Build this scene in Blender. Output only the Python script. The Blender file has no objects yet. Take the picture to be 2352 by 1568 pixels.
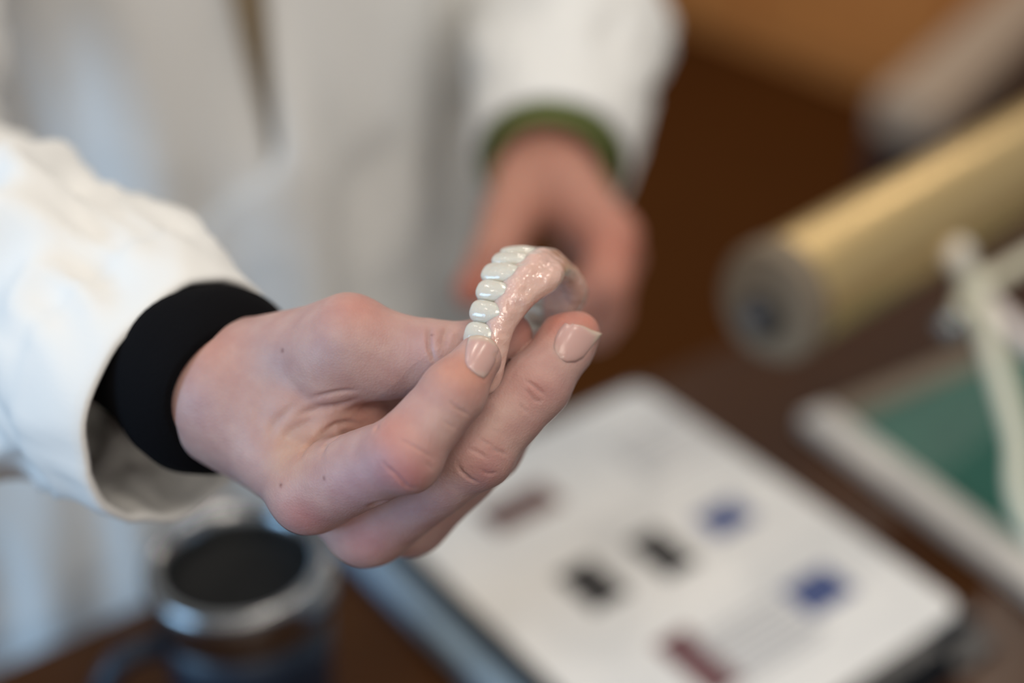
import bpy, bmesh, math, random
import numpy as np
from mathutils import Vector, Matrix, noise

random.seed(7)
scene = bpy.context.scene
COL = scene.collection

# ------------------------------------------------------------------ camera
PITCH = math.radians(33.0)
CAM_H = 0.57                      # metres above the desk top (desk top is z = 0)
F_PX = 3267.0                     # 50 mm lens on a 36 mm wide frame of 2352 px
cam_data = bpy.data.cameras.new('camera')
cam_data.sensor_width = 36.0
cam_data.lens = 50.0
cam_data.clip_start = 0.02
cam_data.dof.use_dof = True
cam_data.dof.focus_distance = 0.363
cam_data.dof.aperture_fstop = 2.9
cam = bpy.data.objects.new('camera', cam_data)
COL.objects.link(cam)
cam.location = (0, 0, CAM_H)
cam.rotation_euler = (math.pi / 2 - PITCH, 0, 0)
scene.camera = cam

# ------------------------------------------------------------------ view, world, lights
vs = scene.view_settings
vs.view_transform = 'Standard'
vs.look = 'None'
vs.gamma = 1.0
vs.use_curve_mapping = False
vs.exposure = -0.18

world = bpy.data.worlds.new('world')
scene.world = world
world.use_nodes = True
bg = world.node_tree.nodes['Background']
bg.inputs[0].default_value = (0.90, 0.95, 1.0, 1)
bg.inputs[1].default_value = 0.36

def area_light(name, loc, target, size, power, color, shape='DISK', size_y=None):
    ld = bpy.data.lights.new(name, 'AREA')
    ld.shape = shape
    ld.size = size
    if size_y: ld.size_y = size_y
    ld.energy = power
    ld.color = color
    o = bpy.data.objects.new(name, ld)
    COL.objects.link(o)
    o.location = loc
    d = Vector(target) - Vector(loc)
    o.rotation_euler = d.to_track_quat('-Z', 'Y').to_euler()
    o['kind'] = 'helper'
    return o

WARM = (1.0, 0.89, 0.76)
for x, y, pw in [(-0.9, 0.1, 1.0), (0.55, 0.15, 2.0), (-0.8, 0.95, 2.2), (0.0, 1.0, 4.5), (0.8, 0.8, 4.5), (-0.7, -0.9, 1.5), (0.7, -0.8, 3.0), (-0.8, -2.3, 4.0), (0.1, -2.4, 13.0), (1.0, -2.2, 26.0), (0.1, 2.6, 7.5), (1.0, 2.3, 9.5)]:  # lights behind the camera and far pair added to brighten coat and sideboard
    area_light('downlight_and_fill', (x, y, 1.85), (x, y, 0), 0.06, pw, WARM)
# a cluster of small bulbs (a ceiling fitting above and behind the photographer)
for i in range(14):
    ld = bpy.data.lights.new('fitting_bulb', 'POINT'); ld.energy = 1.9; ld.color = WARM; ld.shadow_soft_size = 0.012
    o = bpy.data.objects.new('fitting_bulb', ld); COL.objects.link(o); o['kind'] = 'helper'
    o.location = (0.05 + 0.30 * math.cos(i * 2.4) * math.sqrt((i + .5) / 14), -0.25 + 0.30 * math.sin(i * 2.4) * math.sqrt((i + .5) / 14), 1.45)
# big window on the left, in front of the person
area_light('window_daylight', (-2.9, -1.3, 0.95), (-0.15, 0.6, 0.2), 1.7, 84.0, (0.38, 0.67, 1.0), 'RECTANGLE', 1.6)

# ------------------------------------------------------------------ camera-space helpers (mm)
CP, SP = math.cos(PITCH), math.sin(PITCH)
def cam_to_world(p):
    """p: (...,3) camera-space mm (x right, y up, z depth) -> world metres"""
    p = np.asarray(p, float) / 1000.0
    x, y, z = p[..., 0], p[..., 1], p[..., 2]
    return np.stack([x, z * CP + y * SP, CAM_H - z * SP + y * CP], -1)
def world_to_cam(q):
    q = np.asarray(q, float)
    x, y, z = q[..., 0], q[..., 1], q[..., 2] - CAM_H
    return np.stack([x, y * SP + z * CP, y * CP - z * SP], -1) * 1000.0
def P(px, py, d):
    return np.array([(px - 1176) / F_PX * d, -(py - 784) / F_PX * d, d], dtype=np.float64)
def RR(r, d): return r / F_PX * d
def on_plane(px, py, z):
    """world point where the ray of a pixel meets the height z"""
    X = (px - 1176) / F_PX; Y = -(py - 784) / F_PX
    d = np.array([X, CP + Y * SP, -SP + Y * CP])
    return d * ((z - CAM_H) / d[2]) + np.array([0, 0, CAM_H])

# ------------------------------------------------------------------ materials
MATS = {}
def mat(name, color, rough=0.5, metal=0.0, coat=0.0, coat_rough=0.05, sss=0.0, sss_radius=(1, .3, .2), sss_scale=0.003,
        transmission=0.0, spec=0.5, noise_amt=0.0, noise_scale=40.0, bump=0.0, bump_scale=200.0, bump_dist=0.0005, color2=None,
        stretch=(1, 1, 1), sheen=0.0):
    if name in MATS: return MATS[name]
    m = bpy.data.materials.new(name)
    m.use_nodes = True
    nt = m.node_tree; b = nt.nodes['Principled BSDF']
    b.inputs['Base Color'].default_value = (*color, 1)
    b.inputs['Roughness'].default_value = rough
    b.inputs['Metallic'].default_value = metal
    b.inputs['Specular IOR Level'].default_value = spec
    b.inputs['Coat Weight'].default_value = coat
    b.inputs['Coat Roughness'].default_value = coat_rough
    b.inputs['Transmission Weight'].default_value = transmission
    b.inputs['Sheen Weight'].default_value = sheen
    if sss:
        b.inputs['Subsurface Weight'].default_value = sss
        b.inputs['Subsurface Radius'].default_value = sss_radius
        b.inputs['Subsurface Scale'].default_value = sss_scale
    tc = nt.nodes.new('ShaderNodeTexCoord')
    mp = nt.nodes.new('ShaderNodeMapping'); mp.inputs['Scale'].default_value = stretch
    nt.links.new(tc.outputs['Object'], mp.inputs['Vector'])
    n = nt.nodes.new('ShaderNodeTexNoise'); n.inputs['Scale'].default_value = noise_scale; n.inputs['Detail'].default_value = 5
    nt.links.new(mp.outputs[0], n.inputs['Vector'])
    mix = nt.nodes.new('ShaderNodeMix'); mix.data_type = 'RGBA'
    c2 = color2 if color2 else tuple(c * (1 - noise_amt) for c in color)
    mix.inputs['A'].default_value = (*color, 1); mix.inputs['B'].default_value = (*c2, 1)
    nt.links.new(n.outputs['Fac'], mix.inputs['Factor'])
    nt.links.new(mix.outputs['Result'], b.inputs['Base Color'])
    if bump:
        n2 = nt.nodes.new('ShaderNodeTexNoise'); n2.inputs['Scale'].default_value = bump_scale; n2.inputs['Detail'].default_value = 3
        nt.links.new(mp.outputs[0], n2.inputs['Vector'])
        bp = nt.nodes.new('ShaderNodeBump'); bp.inputs['Strength'].default_value = bump; bp.inputs['Distance'].default_value = bump_dist
        nt.links.new(n2.outputs['Fac'], bp.inputs['Height'])
        nt.links.new(bp.outputs[0], b.inputs['Normal'])
    MATS[name] = m
    return m

def wood_mat(name, c1, c2, scale=6.0, rough=0.35, coat=0.0, angle=0.0, stretch=(1, 14, 1)):
    m = mat(name, c1, rough=rough, coat=coat, coat_rough=0.15, noise_scale=scale, color2=c2, stretch=stretch)
    for n in m.node_tree.nodes:
        if n.type == 'MAPPING': n.inputs['Rotation'].default_value = (0, 0, angle)
    return m

def skin_mat():
    m = bpy.data.materials.new('skin')
    m.use_nodes = True
    nt = m.node_tree; b = nt.nodes['Principled BSDF']; L = nt.links
    at = nt.nodes.new('ShaderNodeAttribute'); at.attribute_name = 'tint'
    tc = nt.nodes.new('ShaderNodeTexCoord')
    n = nt.nodes.new('ShaderNodeTexNoise'); n.inputs['Scale'].default_value = 160; n.inputs['Detail'].default_value = 4
    L.new(tc.outputs['Object'], n.inputs['Vector'])
    ramp = nt.nodes.new('ShaderNodeValToRGB')
    ramp.color_ramp.elements[0].position = 0.3; ramp.color_ramp.elements[0].color = (0.93, 0.86, 0.86, 1)
    ramp.color_ramp.elements[1].position = 0.7; ramp.color_ramp.elements[1].color = (1.05, 1.06, 1.04, 1)
    L.new(n.outputs['Fac'], ramp.inputs[0])
    mul = nt.nodes.new('ShaderNodeMix'); mul.data_type = 'RGBA'; mul.blend_type = 'MULTIPLY'; mul.inputs['Factor'].default_value = 1
    L.new(at.outputs['Color'], mul.inputs['A']); L.new(ramp.outputs[0], mul.inputs['B'])
    L.new(mul.outputs['Result'], b.inputs['Base Color'])
    b.inputs['Roughness'].default_value = 0.52
    b.inputs['Specular IOR Level'].default_value = 0.35
    b.inputs['Subsurface Weight'].default_value = 0.38
    b.inputs['Subsurface Radius'].default_value = (1.0, 0.32, 0.18)
    b.inputs['Subsurface Scale'].default_value = 0.0035
    v = nt.nodes.new('ShaderNodeTexVoronoi'); v.inputs['Scale'].default_value = 1500
    L.new(tc.outputs['Object'], v.inputs['Vector'])
    n2 = nt.nodes.new('ShaderNodeTexNoise'); n2.inputs['Scale'].default_value = 700; n2.inputs['Detail'].default_value = 3
    L.new(tc.outputs['Object'], n2.inputs['Vector'])
    add = nt.nodes.new('ShaderNodeMath'); add.operation = 'ADD'
    L.new(v.outputs['Distance'], add.inputs[0]); L.new(n2.outputs['Fac'], add.inputs[1])
    bp = nt.nodes.new('ShaderNodeBump'); bp.inputs['Strength'].default_value = 0.5; bp.inputs['Distance'].default_value = 0.00012
    L.new(add.outputs[0], bp.inputs['Height']); L.new(bp.outputs[0], b.inputs['Normal'])
    MATS['skin'] = m
    return m

# ------------------------------------------------------------------ object helpers
def link(name, me, material=None, parent=None, smooth=True):
    o = bpy.data.objects.new(name, me)
    COL.objects.link(o)
    if material: me.materials.append(material)
    if parent is not None: o.parent = parent
    if smooth:
        for p in me.polygons: p.use_smooth = True
    return o
def mesh_obj(name, verts, faces, material=None, parent=None, smooth=True):
    me = bpy.data.meshes.new(name)
    me.from_pydata([tuple(map(float, v)) for v in verts], [], [tuple(map(int, f)) for f in faces])
    me.update()
    return link(name, me, material, parent, smooth)
def tag(o, label, cat, group=None, kind=None):
    o['label'] = label; o['category'] = cat
    if group: o['group'] = group
    if kind: o['kind'] = kind
    return o
def empty(name, loc, label=None, cat=None):
    o = bpy.data.objects.new(name, None); COL.objects.link(o); o.location = loc
    o.empty_display_size = 0.02
    if label: tag(o, label, cat)
    return o
def parent_keep(o, parent):
    """parent with world coordinates kept (parents here are only translated)"""
    o.parent = parent
    o.matrix_parent_inverse = Matrix.Translation(-Vector(parent.location))
    return o
def bm_obj(name, bm, material, parent=None, smooth=False, bevel=0.0, seg=2):
    if bevel:
        bmesh.ops.bevel(bm, geom=bm.edges[:], offset=bevel, segments=seg, affect='EDGES', profile=0.6)
    me = bpy.data.meshes.new(name); bm.to_mesh(me); bm.free()
    o = link(name, me, material, None, smooth)
    if parent is not None: parent_keep(o, parent)
    return o
def box_bm(c, ax, half):
    """box with centre c, axes ax (3 vectors) and half sizes"""
    bm = bmesh.new(); vs_ = []
    c = np.array(c, float); ax = [np.array(a, float) / np.linalg.norm(a) for a in ax]
    for sx in (-1, 1):
        for sy in (-1, 1):
            for sz in (-1, 1):
                vs_.append(bm.verts.new(c + ax[0] * sx * half[0] + ax[1] * sy * half[1] + ax[2] * sz * half[2]))
    for f in ((0, 1, 3, 2), (4, 6, 7, 5), (0, 4, 5, 1), (2, 3, 7, 6), (0, 2, 6, 4), (1, 5, 7, 3)):
        bm.faces.new([vs_[i] for i in f])
    bmesh.ops.recalc_face_normals(bm, faces=bm.faces)
    return bm
def box(name, c, ax, half, material, parent=None, bevel=0.0, seg=2):
    return bm_obj(name, box_bm(c, ax, half), material, parent, False, bevel, seg)
def loft(name, rings, material, parent=None, close_start=False, close_end=False, smooth=True):
    """rings: list of (n,3) arrays, world coordinates"""
    n = len(rings[0]); v = np.concatenate(rings); f = []
    for i in range(len(rings) - 1):
        for j in range(n):
            k = (j + 1) % n
            f.append((i * n + j, i * n + k, (i + 1) * n + k, (i + 1) * n + j))
    if close_start: f.append(tuple(range(n))[::-1])
    if close_end: f.append(tuple(range((len(rings) - 1) * n, len(rings) * n)))
    o = mesh_obj(name, v, f, material, None, smooth)
    bm = bmesh.new(); bm.from_mesh(o.data); bmesh.ops.recalc_face_normals(bm, faces=bm.faces); bm.to_mesh(o.data); bm.free()
    if parent is not None: parent_keep(o, parent)
    return o
def frame_of(t, hint):
    t = np.array(t, float); t /= np.linalg.norm(t)
    a = np.array(hint, float); a -= t * (a @ t); a /= np.linalg.norm(a)
    return t, a, np.cross(t, a)
def tube(name, pts, radii, material, parent=None, n=20, hint=(0, 0, 1)):
    pts = [np.array(p, float) for p in pts]
    if not hasattr(radii, '__len__'): radii = [radii] * len(pts)
    rings = []; a_prev = np.array(hint, float)
    for i, p in enumerate(pts):
        t = pts[min(i + 1, len(pts) - 1)] - pts[max(i - 1, 0)]
        t, a, b = frame_of(t, a_prev); a_prev = a
        th = np.linspace(0, 2 * np.pi, n, endpoint=False)
        rings.append(p + radii[i] * (np.cos(th)[:, None] * a + np.sin(th)[:, None] * b))
    return loft(name, rings, material, parent, True, True)
def lathe(name, c, axis, hint, profile, material, parent=None, n=48, closed=True):
    """profile: list of (radius, height along axis)"""
    t, a, b = frame_of(axis, hint); c = np.array(c, float)
    th = np.linspace(0, 2 * np.pi, n, endpoint=False); ring = np.cos(th)[:, None] * a + np.sin(th)[:, None] * b
    rings = [c + t * h + ring * max(r, 1e-5) for r, h in profile]
    return loft(name, rings, material, parent, closed, closed)
def catmull(pts, m):
    pts = np.array(pts, float)
    p = np.vstack([2 * pts[0] - pts[1], pts, 2 * pts[-1] - pts[-2]])
    out = []
    for i in range(1, len(p) - 2):
        for t in np.linspace(0, 1, m, endpoint=False):
            out.append(.5 * ((2 * p[i]) + (-p[i - 1] + p[i + 1]) * t + (2 * p[i - 1] - 5 * p[i] + 4 * p[i + 1] - p[i + 2]) * t * t + (-p[i - 1] + 3 * p[i] - 3 * p[i + 1] + p[i + 2]) * t ** 3))
    out.append(pts[-1])
    return np.array(out)

# ------------------------------------------------------------------ implicit surfaces
def cone(p, a, b, ra, rb):
    ba = (b - a).astype(p.dtype); l2 = float(ba @ ba)
    pa = p - a.astype(p.dtype)
    t = np.clip((pa @ ba) / l2, 0, 1)
    q = pa - t[..., None] * ba
    return np.sqrt((q * q).sum(-1)) - (ra + (rb - ra) * t)
def smin(a, b, k):
    h = np.maximum(k - np.abs(a - b), 0) / k
    return np.minimum(a, b) - h * h * (k * 0.25)
class Grid:
    def __init__(s, lo, hi, h):
        s.ax = [np.arange(lo[i], hi[i] + h, h, dtype=np.float32) for i in range(3)]; s.h = h
        s.shape = tuple(len(a) for a in s.ax)
    def field(s): return np.full(s.shape, 60.0, np.float32)
    def add(s, F, a, b, ra, rb, k, margin=9.0):
        m = max(ra, rb) + margin
        sl = []
        for i in range(3):
            l = min(a[i], b[i]) - m; u = max(a[i], b[i]) + m
            i0 = int(np.searchsorted(s.ax[i], l)); i1 = int(np.searchsorted(s.ax[i], u))
            if i1 <= i0: return
            sl.append(slice(i0, i1))
        sl = tuple(sl)
        X, Y, Z = np.meshgrid(*[s.ax[i][sl[i]] for i in range(3)], indexing='ij')
        d = cone(np.stack([X, Y, Z], -1), np.asarray(a), np.asarray(b), float(ra), float(rb)).astype(np.float32)
        F[sl] = smin(F[sl], d, k)
    def nets(s, F):
        """naive surface nets -> verts, quads"""
        ins = F < 0
        nx, ny, nz = s.shape
        c = np.zeros((nx - 1, ny - 1, nz - 1), np.uint8)
        for dx in (0, 1):
            for dy in (0, 1):
                for dz in (0, 1):
                    c += ins[dx:nx - 1 + dx, dy:ny - 1 + dy, dz:nz - 1 + dz]
        act = (c > 0) & (c < 8)
        idx = np.argwhere(act)
        num = np.full(act.shape, -1, np.int64); num[act] = np.arange(len(idx))
        acc = np.zeros((len(idx), 3)); cnt = np.zeros(len(idx))
        corners = [(x, y, z) for x in (0, 1) for y in (0, 1) for z in (0, 1)]
        val = {q: F[idx[:, 0] + q[0], idx[:, 1] + q[1], idx[:, 2] + q[2]] for q in corners}
        for q in corners:
            for k in range(3):
                if q[k] == 0:
                    r = list(q); r[k] = 1; r = tuple(r)
                    a, b = val[q], val[r]
                    m = (a < 0) != (b < 0)
                    t = np.where(m, a / np.where(m, a - b, 1), 0)
                    pos = np.tile(np.array(q, float), (len(idx), 1)); pos[:, k] = t
                    acc[m] += pos[m]; cnt[m] += 1
        loc = acc / cnt[:, None]
        o = np.array([s.ax[i][0] for i in range(3)])
        V = o + (idx + loc) * s.h
        quads = []
        for k in range(3):
            sl0 = [slice(None)] * 3; sl1 = [slice(None)] * 3
            sl0[k] = slice(0, -1); sl1[k] = slice(1, None)
            A, B = ins[tuple(sl0)], ins[tuple(sl1)]
            e = np.argwhere(A != B)
            i, j = [q for q in range(3) if q != k]
            ok = (e[:, i] > 0) & (e[:, j] > 0) & (e[:, i] < s.shape[i] - 1) & (e[:, j] < s.shape[j] - 1)
            e = e[ok]
            flip = A[tuple(e.T)]
            def cell(di, dj):
                q = e.copy(); q[:, i] -= di; q[:, j] -= dj
                return num[tuple(q.T)]
            Q = np.stack([cell(1, 1), cell(0, 1), cell(0, 0), cell(1, 0)], -1)
            if k == 1: flip = ~flip
            Q[~flip] = Q[~flip][:, ::-1]
            quads.append(Q)
        Q = np.concatenate(quads)
        Q = Q[(Q >= 0).all(1)]
        return V, Q

# ================================================================== the setting
DE = np.array([.806, .592, 0.0])           # along the far edge of the desk
DN = np.array([.592, -.806, 0.0])          # from that edge towards the camera
UP = np.array([0, 0, 1.0])
FLOOR_Z = -0.74
m_floor = wood_mat('floor_wood', (.085, .025, .001), (.055, .014, .0005), scale=3.0, rough=.8, stretch=(1, 10, 1), angle=.6)
fl = box('floor', (0, 2.5, FLOOR_Z - .02), ((1, 0, 0), (0, 1, 0), (0, 0, 1)), (6, 6.5, .02), m_floor)
m_floor.node_tree.nodes['Principled BSDF'].inputs['Specular IOR Level'].default_value = .12
fl['kind'] = 'structure'
m_wall = mat('wall_paint', (.55, .45, .34), rough=.9, noise_amt=.06, noise_scale=3)
wl = box('wall_back', (0, 6.0, .6), ((1, 0, 0), (0, 1, 0), (0, 0, 1)), (6, .05, 1.34), m_wall)
wl['kind'] = 'structure'

# ------------------------------------------------------------------ desk
edge0 = np.array([.09, .824, 0.0])
desk_c = edge0 + DN * .42 + DE * .25
desk = empty('desk', (desk_c[0], desk_c[1], FLOOR_Z), 'dark brown polished wooden desk under the binder and the tumbler', 'desk')
m_desk = wood_mat('desk_wood', (.068, .023, .003), (.034, .010, .0015), scale=5.0, rough=.30, stretch=(2, 16, 2), angle=-.63)
m_desk.node_tree.nodes['Principled BSDF'].inputs['Specular IOR Level'].default_value = .18
box('desk_top', desk_c + UP * -.016, (DE, DN, UP), (1.0, .42, .016), m_desk, desk, .004)
box('apron', desk_c + UP * -.075 - DN * .34, (DE, DN, UP), (.90, .012, .043), m_desk, desk)
for sx in (-1, 1):
    for sy in (-1, 1):
        box('leg', desk_c + DE * .93 * sx + DN * .35 * sy + UP * (-.386), (DE, DN, UP), (.028, .028, .354), m_desk, desk, .003)

# ------------------------------------------------------------------ sideboard far behind on the right
q0 = on_plane(1500, 30, FLOOR_Z); q1 = on_plane(2100, 262, FLOOR_Z)
sd = (q1 - q0); sd /= np.linalg.norm(sd)
sn = np.array([sd[1], -sd[0], 0.0])
if sn @ (-q0) < 0: sn = -sn
m_orange = wood_mat('orange_wood', (.66, .25, .060), (.52, .18, .042), scale=4, rough=.5, stretch=(12, 12, 1.5))
sc_ = q0 + sd * .35
sb = empty('sideboard', (sc_[0], sc_[1], FLOOR_Z), 'orange-brown wooden sideboard standing on the floor far behind at the upper right', 'sideboard')
box('body', sc_ - sn * .24 + UP * .42, (sd, sn, UP), (1.15, .24, .42), m_orange, sb, .006)
for k in range(4):
    dc = sc_ + sd * (-.84 + .56 * k) + sn * .010 + UP * .40
    dr = box('door', dc, (sd, sn, UP), (.265, .010, .34), m_orange, sb, .004)
    lathe('knob', dc + sn * .008 + sd * (.21 if k % 2 == 0 else -.21) + UP * .1, sn, UP, [(.006, 0), (.006, .012), (.014, .018), (.014, .026), (.008, .030)], mat('dark_knob', (.05, .03, .02), rough=.4), None, 20)
for o in list(COL.objects):
    if o.name.startswith('knob') and o.parent is None:
        doors = [d for d in COL.objects if d.name.startswith('door')]
        # nearest door centre
        kc = np.mean([v.co[:] for v in o.data.vertices], 0)
        best = min(doors, key=lambda d: np.linalg.norm(np.mean([v.co[:] for v in d.data.vertices], 0) - kc))
        o.parent = best
        o.matrix_parent_inverse = Matrix.Identity(4)

# ------------------------------------------------------------------ cushioned bench, right background
b0 = on_plane(2170, 250, -.28); b1 = on_plane(2420, 10, -.28)
bd = b1 - b0; blen = np.linalg.norm(bd); bd /= blen
bn = np.array([-bd[1], bd[0], 0.0])
if bn @ b0 < 0: bn = -bn
bc = b0 + bd * (blen / 2 + .12)
bench = empty('bench', (bc[0] + bn[0] * .055, bc[1] + bn[1] * .055, FLOOR_Z), 'bench with a taupe cushion and dark frame behind the lamp tube', 'bench')
m_taupe = mat('taupe_fabric', (.42, .31, .22), rough=.9, noise_amt=.1, noise_scale=60)
m_darkwood = mat('dark_bench_wood', (.03, .014, .008), rough=.5, noise_amt=.3)
box('cushion', bc + bn * .055 + UP * -.035, (bd, bn, UP), (blen / 2 + .12, .055, .035), m_taupe, bench, .02, 3)
box('seat_frame', bc + bn * .055 + UP * -.105, (bd, bn, UP), (blen / 2 + 0.13, .05, .035), m_darkwood, bench, .004)
for sx in (-1, 1):
    for sy in (-1, 1):
        box('leg', bc + bn * (.055 + .03 * sy) + bd * (blen / 2 + .09) * sx + UP * (-.30), (bd, bn, UP), (.022, .022, .16), m_darkwood, bench, .003)

# ================================================================== the person
person = empty('person', (-.203, .818, FLOOR_Z), 'person in a white lab coat holding out a dental arch with the right hand', 'person')
m_skin = skin_mat()
SKIN = np.array([.438, .282, .256])

RH = dict(
    index=[(722, 1122, 374, 98), (928, 1040, 353, 86), (1042, 900, 354, 74), (1097, 824, 358, 54)],
    middle=[(850, 1197, 390, 98), (1090, 1032, 370, 88), (1232, 884, 374, 77), (1304, 786, 380, 66), (1330, 764, 382, 48)],
    ring=[(942, 1186, 404, 90), (1116, 1024, 394, 82), (1210, 906, 398, 70), (1268, 806, 404, 60)],
    pinky=[(1000, 1110, 420, 76), (1110, 1000, 414, 66), (1170, 910, 416, 58), (1205, 850, 418, 50)],
    thumb=[(797, 790, 375, 98), (1000, 820, 377, 80), (1090, 808, 379, 68), (1163, 774, 383, 60)],
    thumb_flesh=[(770, 834, 377, 92), (880, 834, 377, 80), (985, 830, 378, 78)],
    bumps=[(700, 1140, 374, 76), (838, 1218, 390, 74), (946, 1060, 353, 64), (1108, 1046, 370, 66)],
    thumb_bump=[(806, 762, 376, 72)],
    web=[(690, 935, 382, 76), (835, 950, 388, 64), (925, 930, 397, 50)],
)
RPALM = [((530, 930, 398, 124), (722, 1110, 377, 97)), ((545, 955, 406, 120), (850, 1190, 392, 94)), ((560, 960, 416, 110), (940, 1175, 406, 86)),
         ((570, 940, 426, 100), (1000, 1105, 422, 74)), ((540, 860, 398, 120), (795, 785, 377, 98)), ((640, 930, 388, 110), (740, 945, 384, 84)),
         ((760, 1000, 400, 110), (900, 1020, 402, 80)), ((800, 960, 394, 80), (905, 935, 397, 62))]
def seg(a, b): return (P(*a[:3]), P(*b[:3]), RR(a[3], a[2]), RR(b[3], b[2]))
def segs(ch): return [seg(a, b) for a, b in zip(ch[:-1], ch[1:])] if len(ch) > 1 else [seg(ch[0], (ch[0][0] + 1, ch[0][1], ch[0][2], ch[0][3]))]
# forearm of the right arm
ARM_R = np.array([-.755, .318, .574]); ARM_R /= np.linalg.norm(ARM_R)
E_D = np.array([0, 0, -1.0]); E_D -= ARM_R * (E_D @ ARM_R); E_D /= np.linalg.norm(E_D)      # towards the camera, across the arm
E_V = np.cross(ARM_R, E_D)
if E_V[1] < 0: E_V = -E_V
WRIST_R = P(545, 906, 402)
ELBOW_R = WRIST_R + ARM_R * 245
PALM_SEGS = [seg(a, b) for a, b in RPALM]
for s_ in (-7.5, 0, 7.5):
    PALM_SEGS.append((WRIST_R + E_D * s_ + ARM_R * -4, WRIST_R + E_D * s_ * .8 + ARM_R * 120, 16.6, 24.0))
FINGERS = ('index', 'middle', 'ring', 'pinky')
def right_hand(p):
    def un(sg, k):
        d = None
        for a, b, ra, rb in sg:
            e = cone(p, a, b, ra, rb); d = e if d is None else smin(d, e, k)
        return d
    palm = un(PALM_SEGS, 7); web = un(segs(RH['web']), 3)
    f = None
    for n in FINGERS:
        e = un(segs(RH[n]), 2.5); f = e if f is None else smin(f, e, .8)
    for b in RH['bumps']: f = smin(f, un(segs([b]), 1), 3)
    t = smin(un(segs(RH['thumb']), 3), un(segs(RH['thumb_flesh']), 3), 3)
    t = smin(t, un(segs(RH['thumb_bump']), 1), 3)
    return smin(smin(smin(palm, web, 6), f, 5), smin(palm, t, 7), 1.0)
def march(pix, t0=325.0):
    """first hit of pixel rays on the right hand -> camera-space points (nan where missed)"""
    pix = np.asarray(pix, float)
    D = np.stack([(pix[:, 0] - 1176) / F_PX, -(pix[:, 1] - 784) / F_PX, np.ones(len(pix))], -1)
    t = np.full(len(D), t0); hit = np.zeros(len(D), bool)
    for _ in range(90):
        d = right_hand(D * t[:, None]); hit = d < .03
        t = np.where(hit, t, t + d * .85)
        if hit.all(): break
    r = D * t[:, None]; r[(t > 460) | ~hit] = np.nan
    return r

H_ = .55
G = Grid((-130, -70, 335), (46, 24, 470), H_)
def field(sg, k):
    F = G.field()
    for s_ in sg: G.add(F, *s_, k)
    return F
Fp = field(PALM_SEGS, 7)
Fw = field(segs(RH['web']), 3)
Ff = None
for n in FINGERS:
    e = field(segs(RH[n]), 2.5); Ff = e if Ff is None else smin(Ff, e, .8)
for b in RH['bumps']:
    for s_ in segs([b]): G.add(Ff, *s_, 3)
Ft = field(segs(RH['thumb']), 3)
for s_ in segs(RH['thumb_flesh']) + segs(RH['thumb_bump']): G.add(Ft, *s_, 3)
FF = smin(smin(smin(Fp, Fw, 6), Ff, 5), smin(Fp, Ft, 7), 1.0)
del Fw, Ff, Ft, Fp
RV, RQ = G.nets(FF)
del FF
# surface normals of the field at the vertices
def grad(fn, p, e=.25):
    g = np.stack([fn(p + np.eye(3)[k] * e) - fn(p - np.eye(3)[k] * e) for k in range(3)], -1)
    return g / np.maximum(np.linalg.norm(g, axis=1, keepdims=True), 1e-9)
vis = (RV[:, 0] > -95)
RN = np.zeros_like(RV); RN[vis] = grad(right_hand, RV[vis])
RV[vis] -= RN[vis] * right_hand(RV[vis])[:, None] * .9

# creases of the skin: pixel polylines found again on the surface; (width mm, depth mm, points)
CREASES = [
    (.75, .55, [(987, 744), (985, 770), (987, 800), (995, 822), (1001, 834)]),
    (1.2, .55, [(1032, 744), (1022, 765), (1017, 790), (1019, 802)]),
    (1.0, .42, [(820, 898), (797, 899), (777, 901), (740, 908), (710, 915)]),
    (1.3, .6, [(822, 915), (795, 927), (775, 932), (735, 937), (700, 947), (670, 962)]),
    (1.0, .7, [(835, 974), (825, 974), (797, 970), (772, 975), (740, 997), (710, 1020), (697, 1034), (690, 1052)]),
    (.8, .4, [(862, 990), (867, 975)]),
    (1.8, .5, [(745, 950), (710, 967), (672, 990), (650, 1012), (640, 1036)]),
    (1.2, .35, [(800, 990), (777, 1002), (750, 1017), (740, 1035), (736, 1055)]),
    (1.5, .35, [(690, 925), (660, 945), (630, 975), (615, 1010)]),
    (.6, .35, [(877, 1060), (892, 1075), (910, 1090), (935, 1117), (955, 1123)]),
    (.5, .28, [(915, 1008), (935, 1017), (960, 1030), (985, 1045), (1000, 1052)]),
    (.5, .22, [(978, 1062), (986, 1070), (996, 1080)]),
    (.5, .32, [(1030, 922), (1052, 938), (1072, 950), (1083, 956)]),
    (.5, .15, [(1010, 960), (1030, 975), (1050, 985)]),
    (.5, .35, [(1205, 872), (1218, 880), (1230, 888), (1250, 905), (1256, 912)]),
    (.5, .30, [(1207, 892), (1217, 905), (1230, 920), (1240, 922), (1248, 915)]),
    (.5, .20, [(1192, 927), (1204, 940), (1217, 950)]),
    (.5, .28, [(1095, 1004), (1112, 1013), (1125, 1020), (1141, 1028)]),
    (.55, .34, [(1125, 1031), (1138, 1034), (1150, 1037), (1167, 1046)]),
    (.55, .32, [(1073, 1030), (1088, 1034), (1100, 1040), (1122, 1054)]),
    (.6, .42, [(1053, 1062), (1055, 1075), (1060, 1083), (1080, 1100), (1100, 1110)]),
    (.6, .25, [(1103, 1075), (1112, 1084), (1122, 1088), (1142, 1086)]),
    (.5, .12, [(1130, 985), (1150, 995), (1165, 1003)]),
    (1.6, .7, [(850, 1166), (867, 1158), (890, 1150)]),
]
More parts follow.
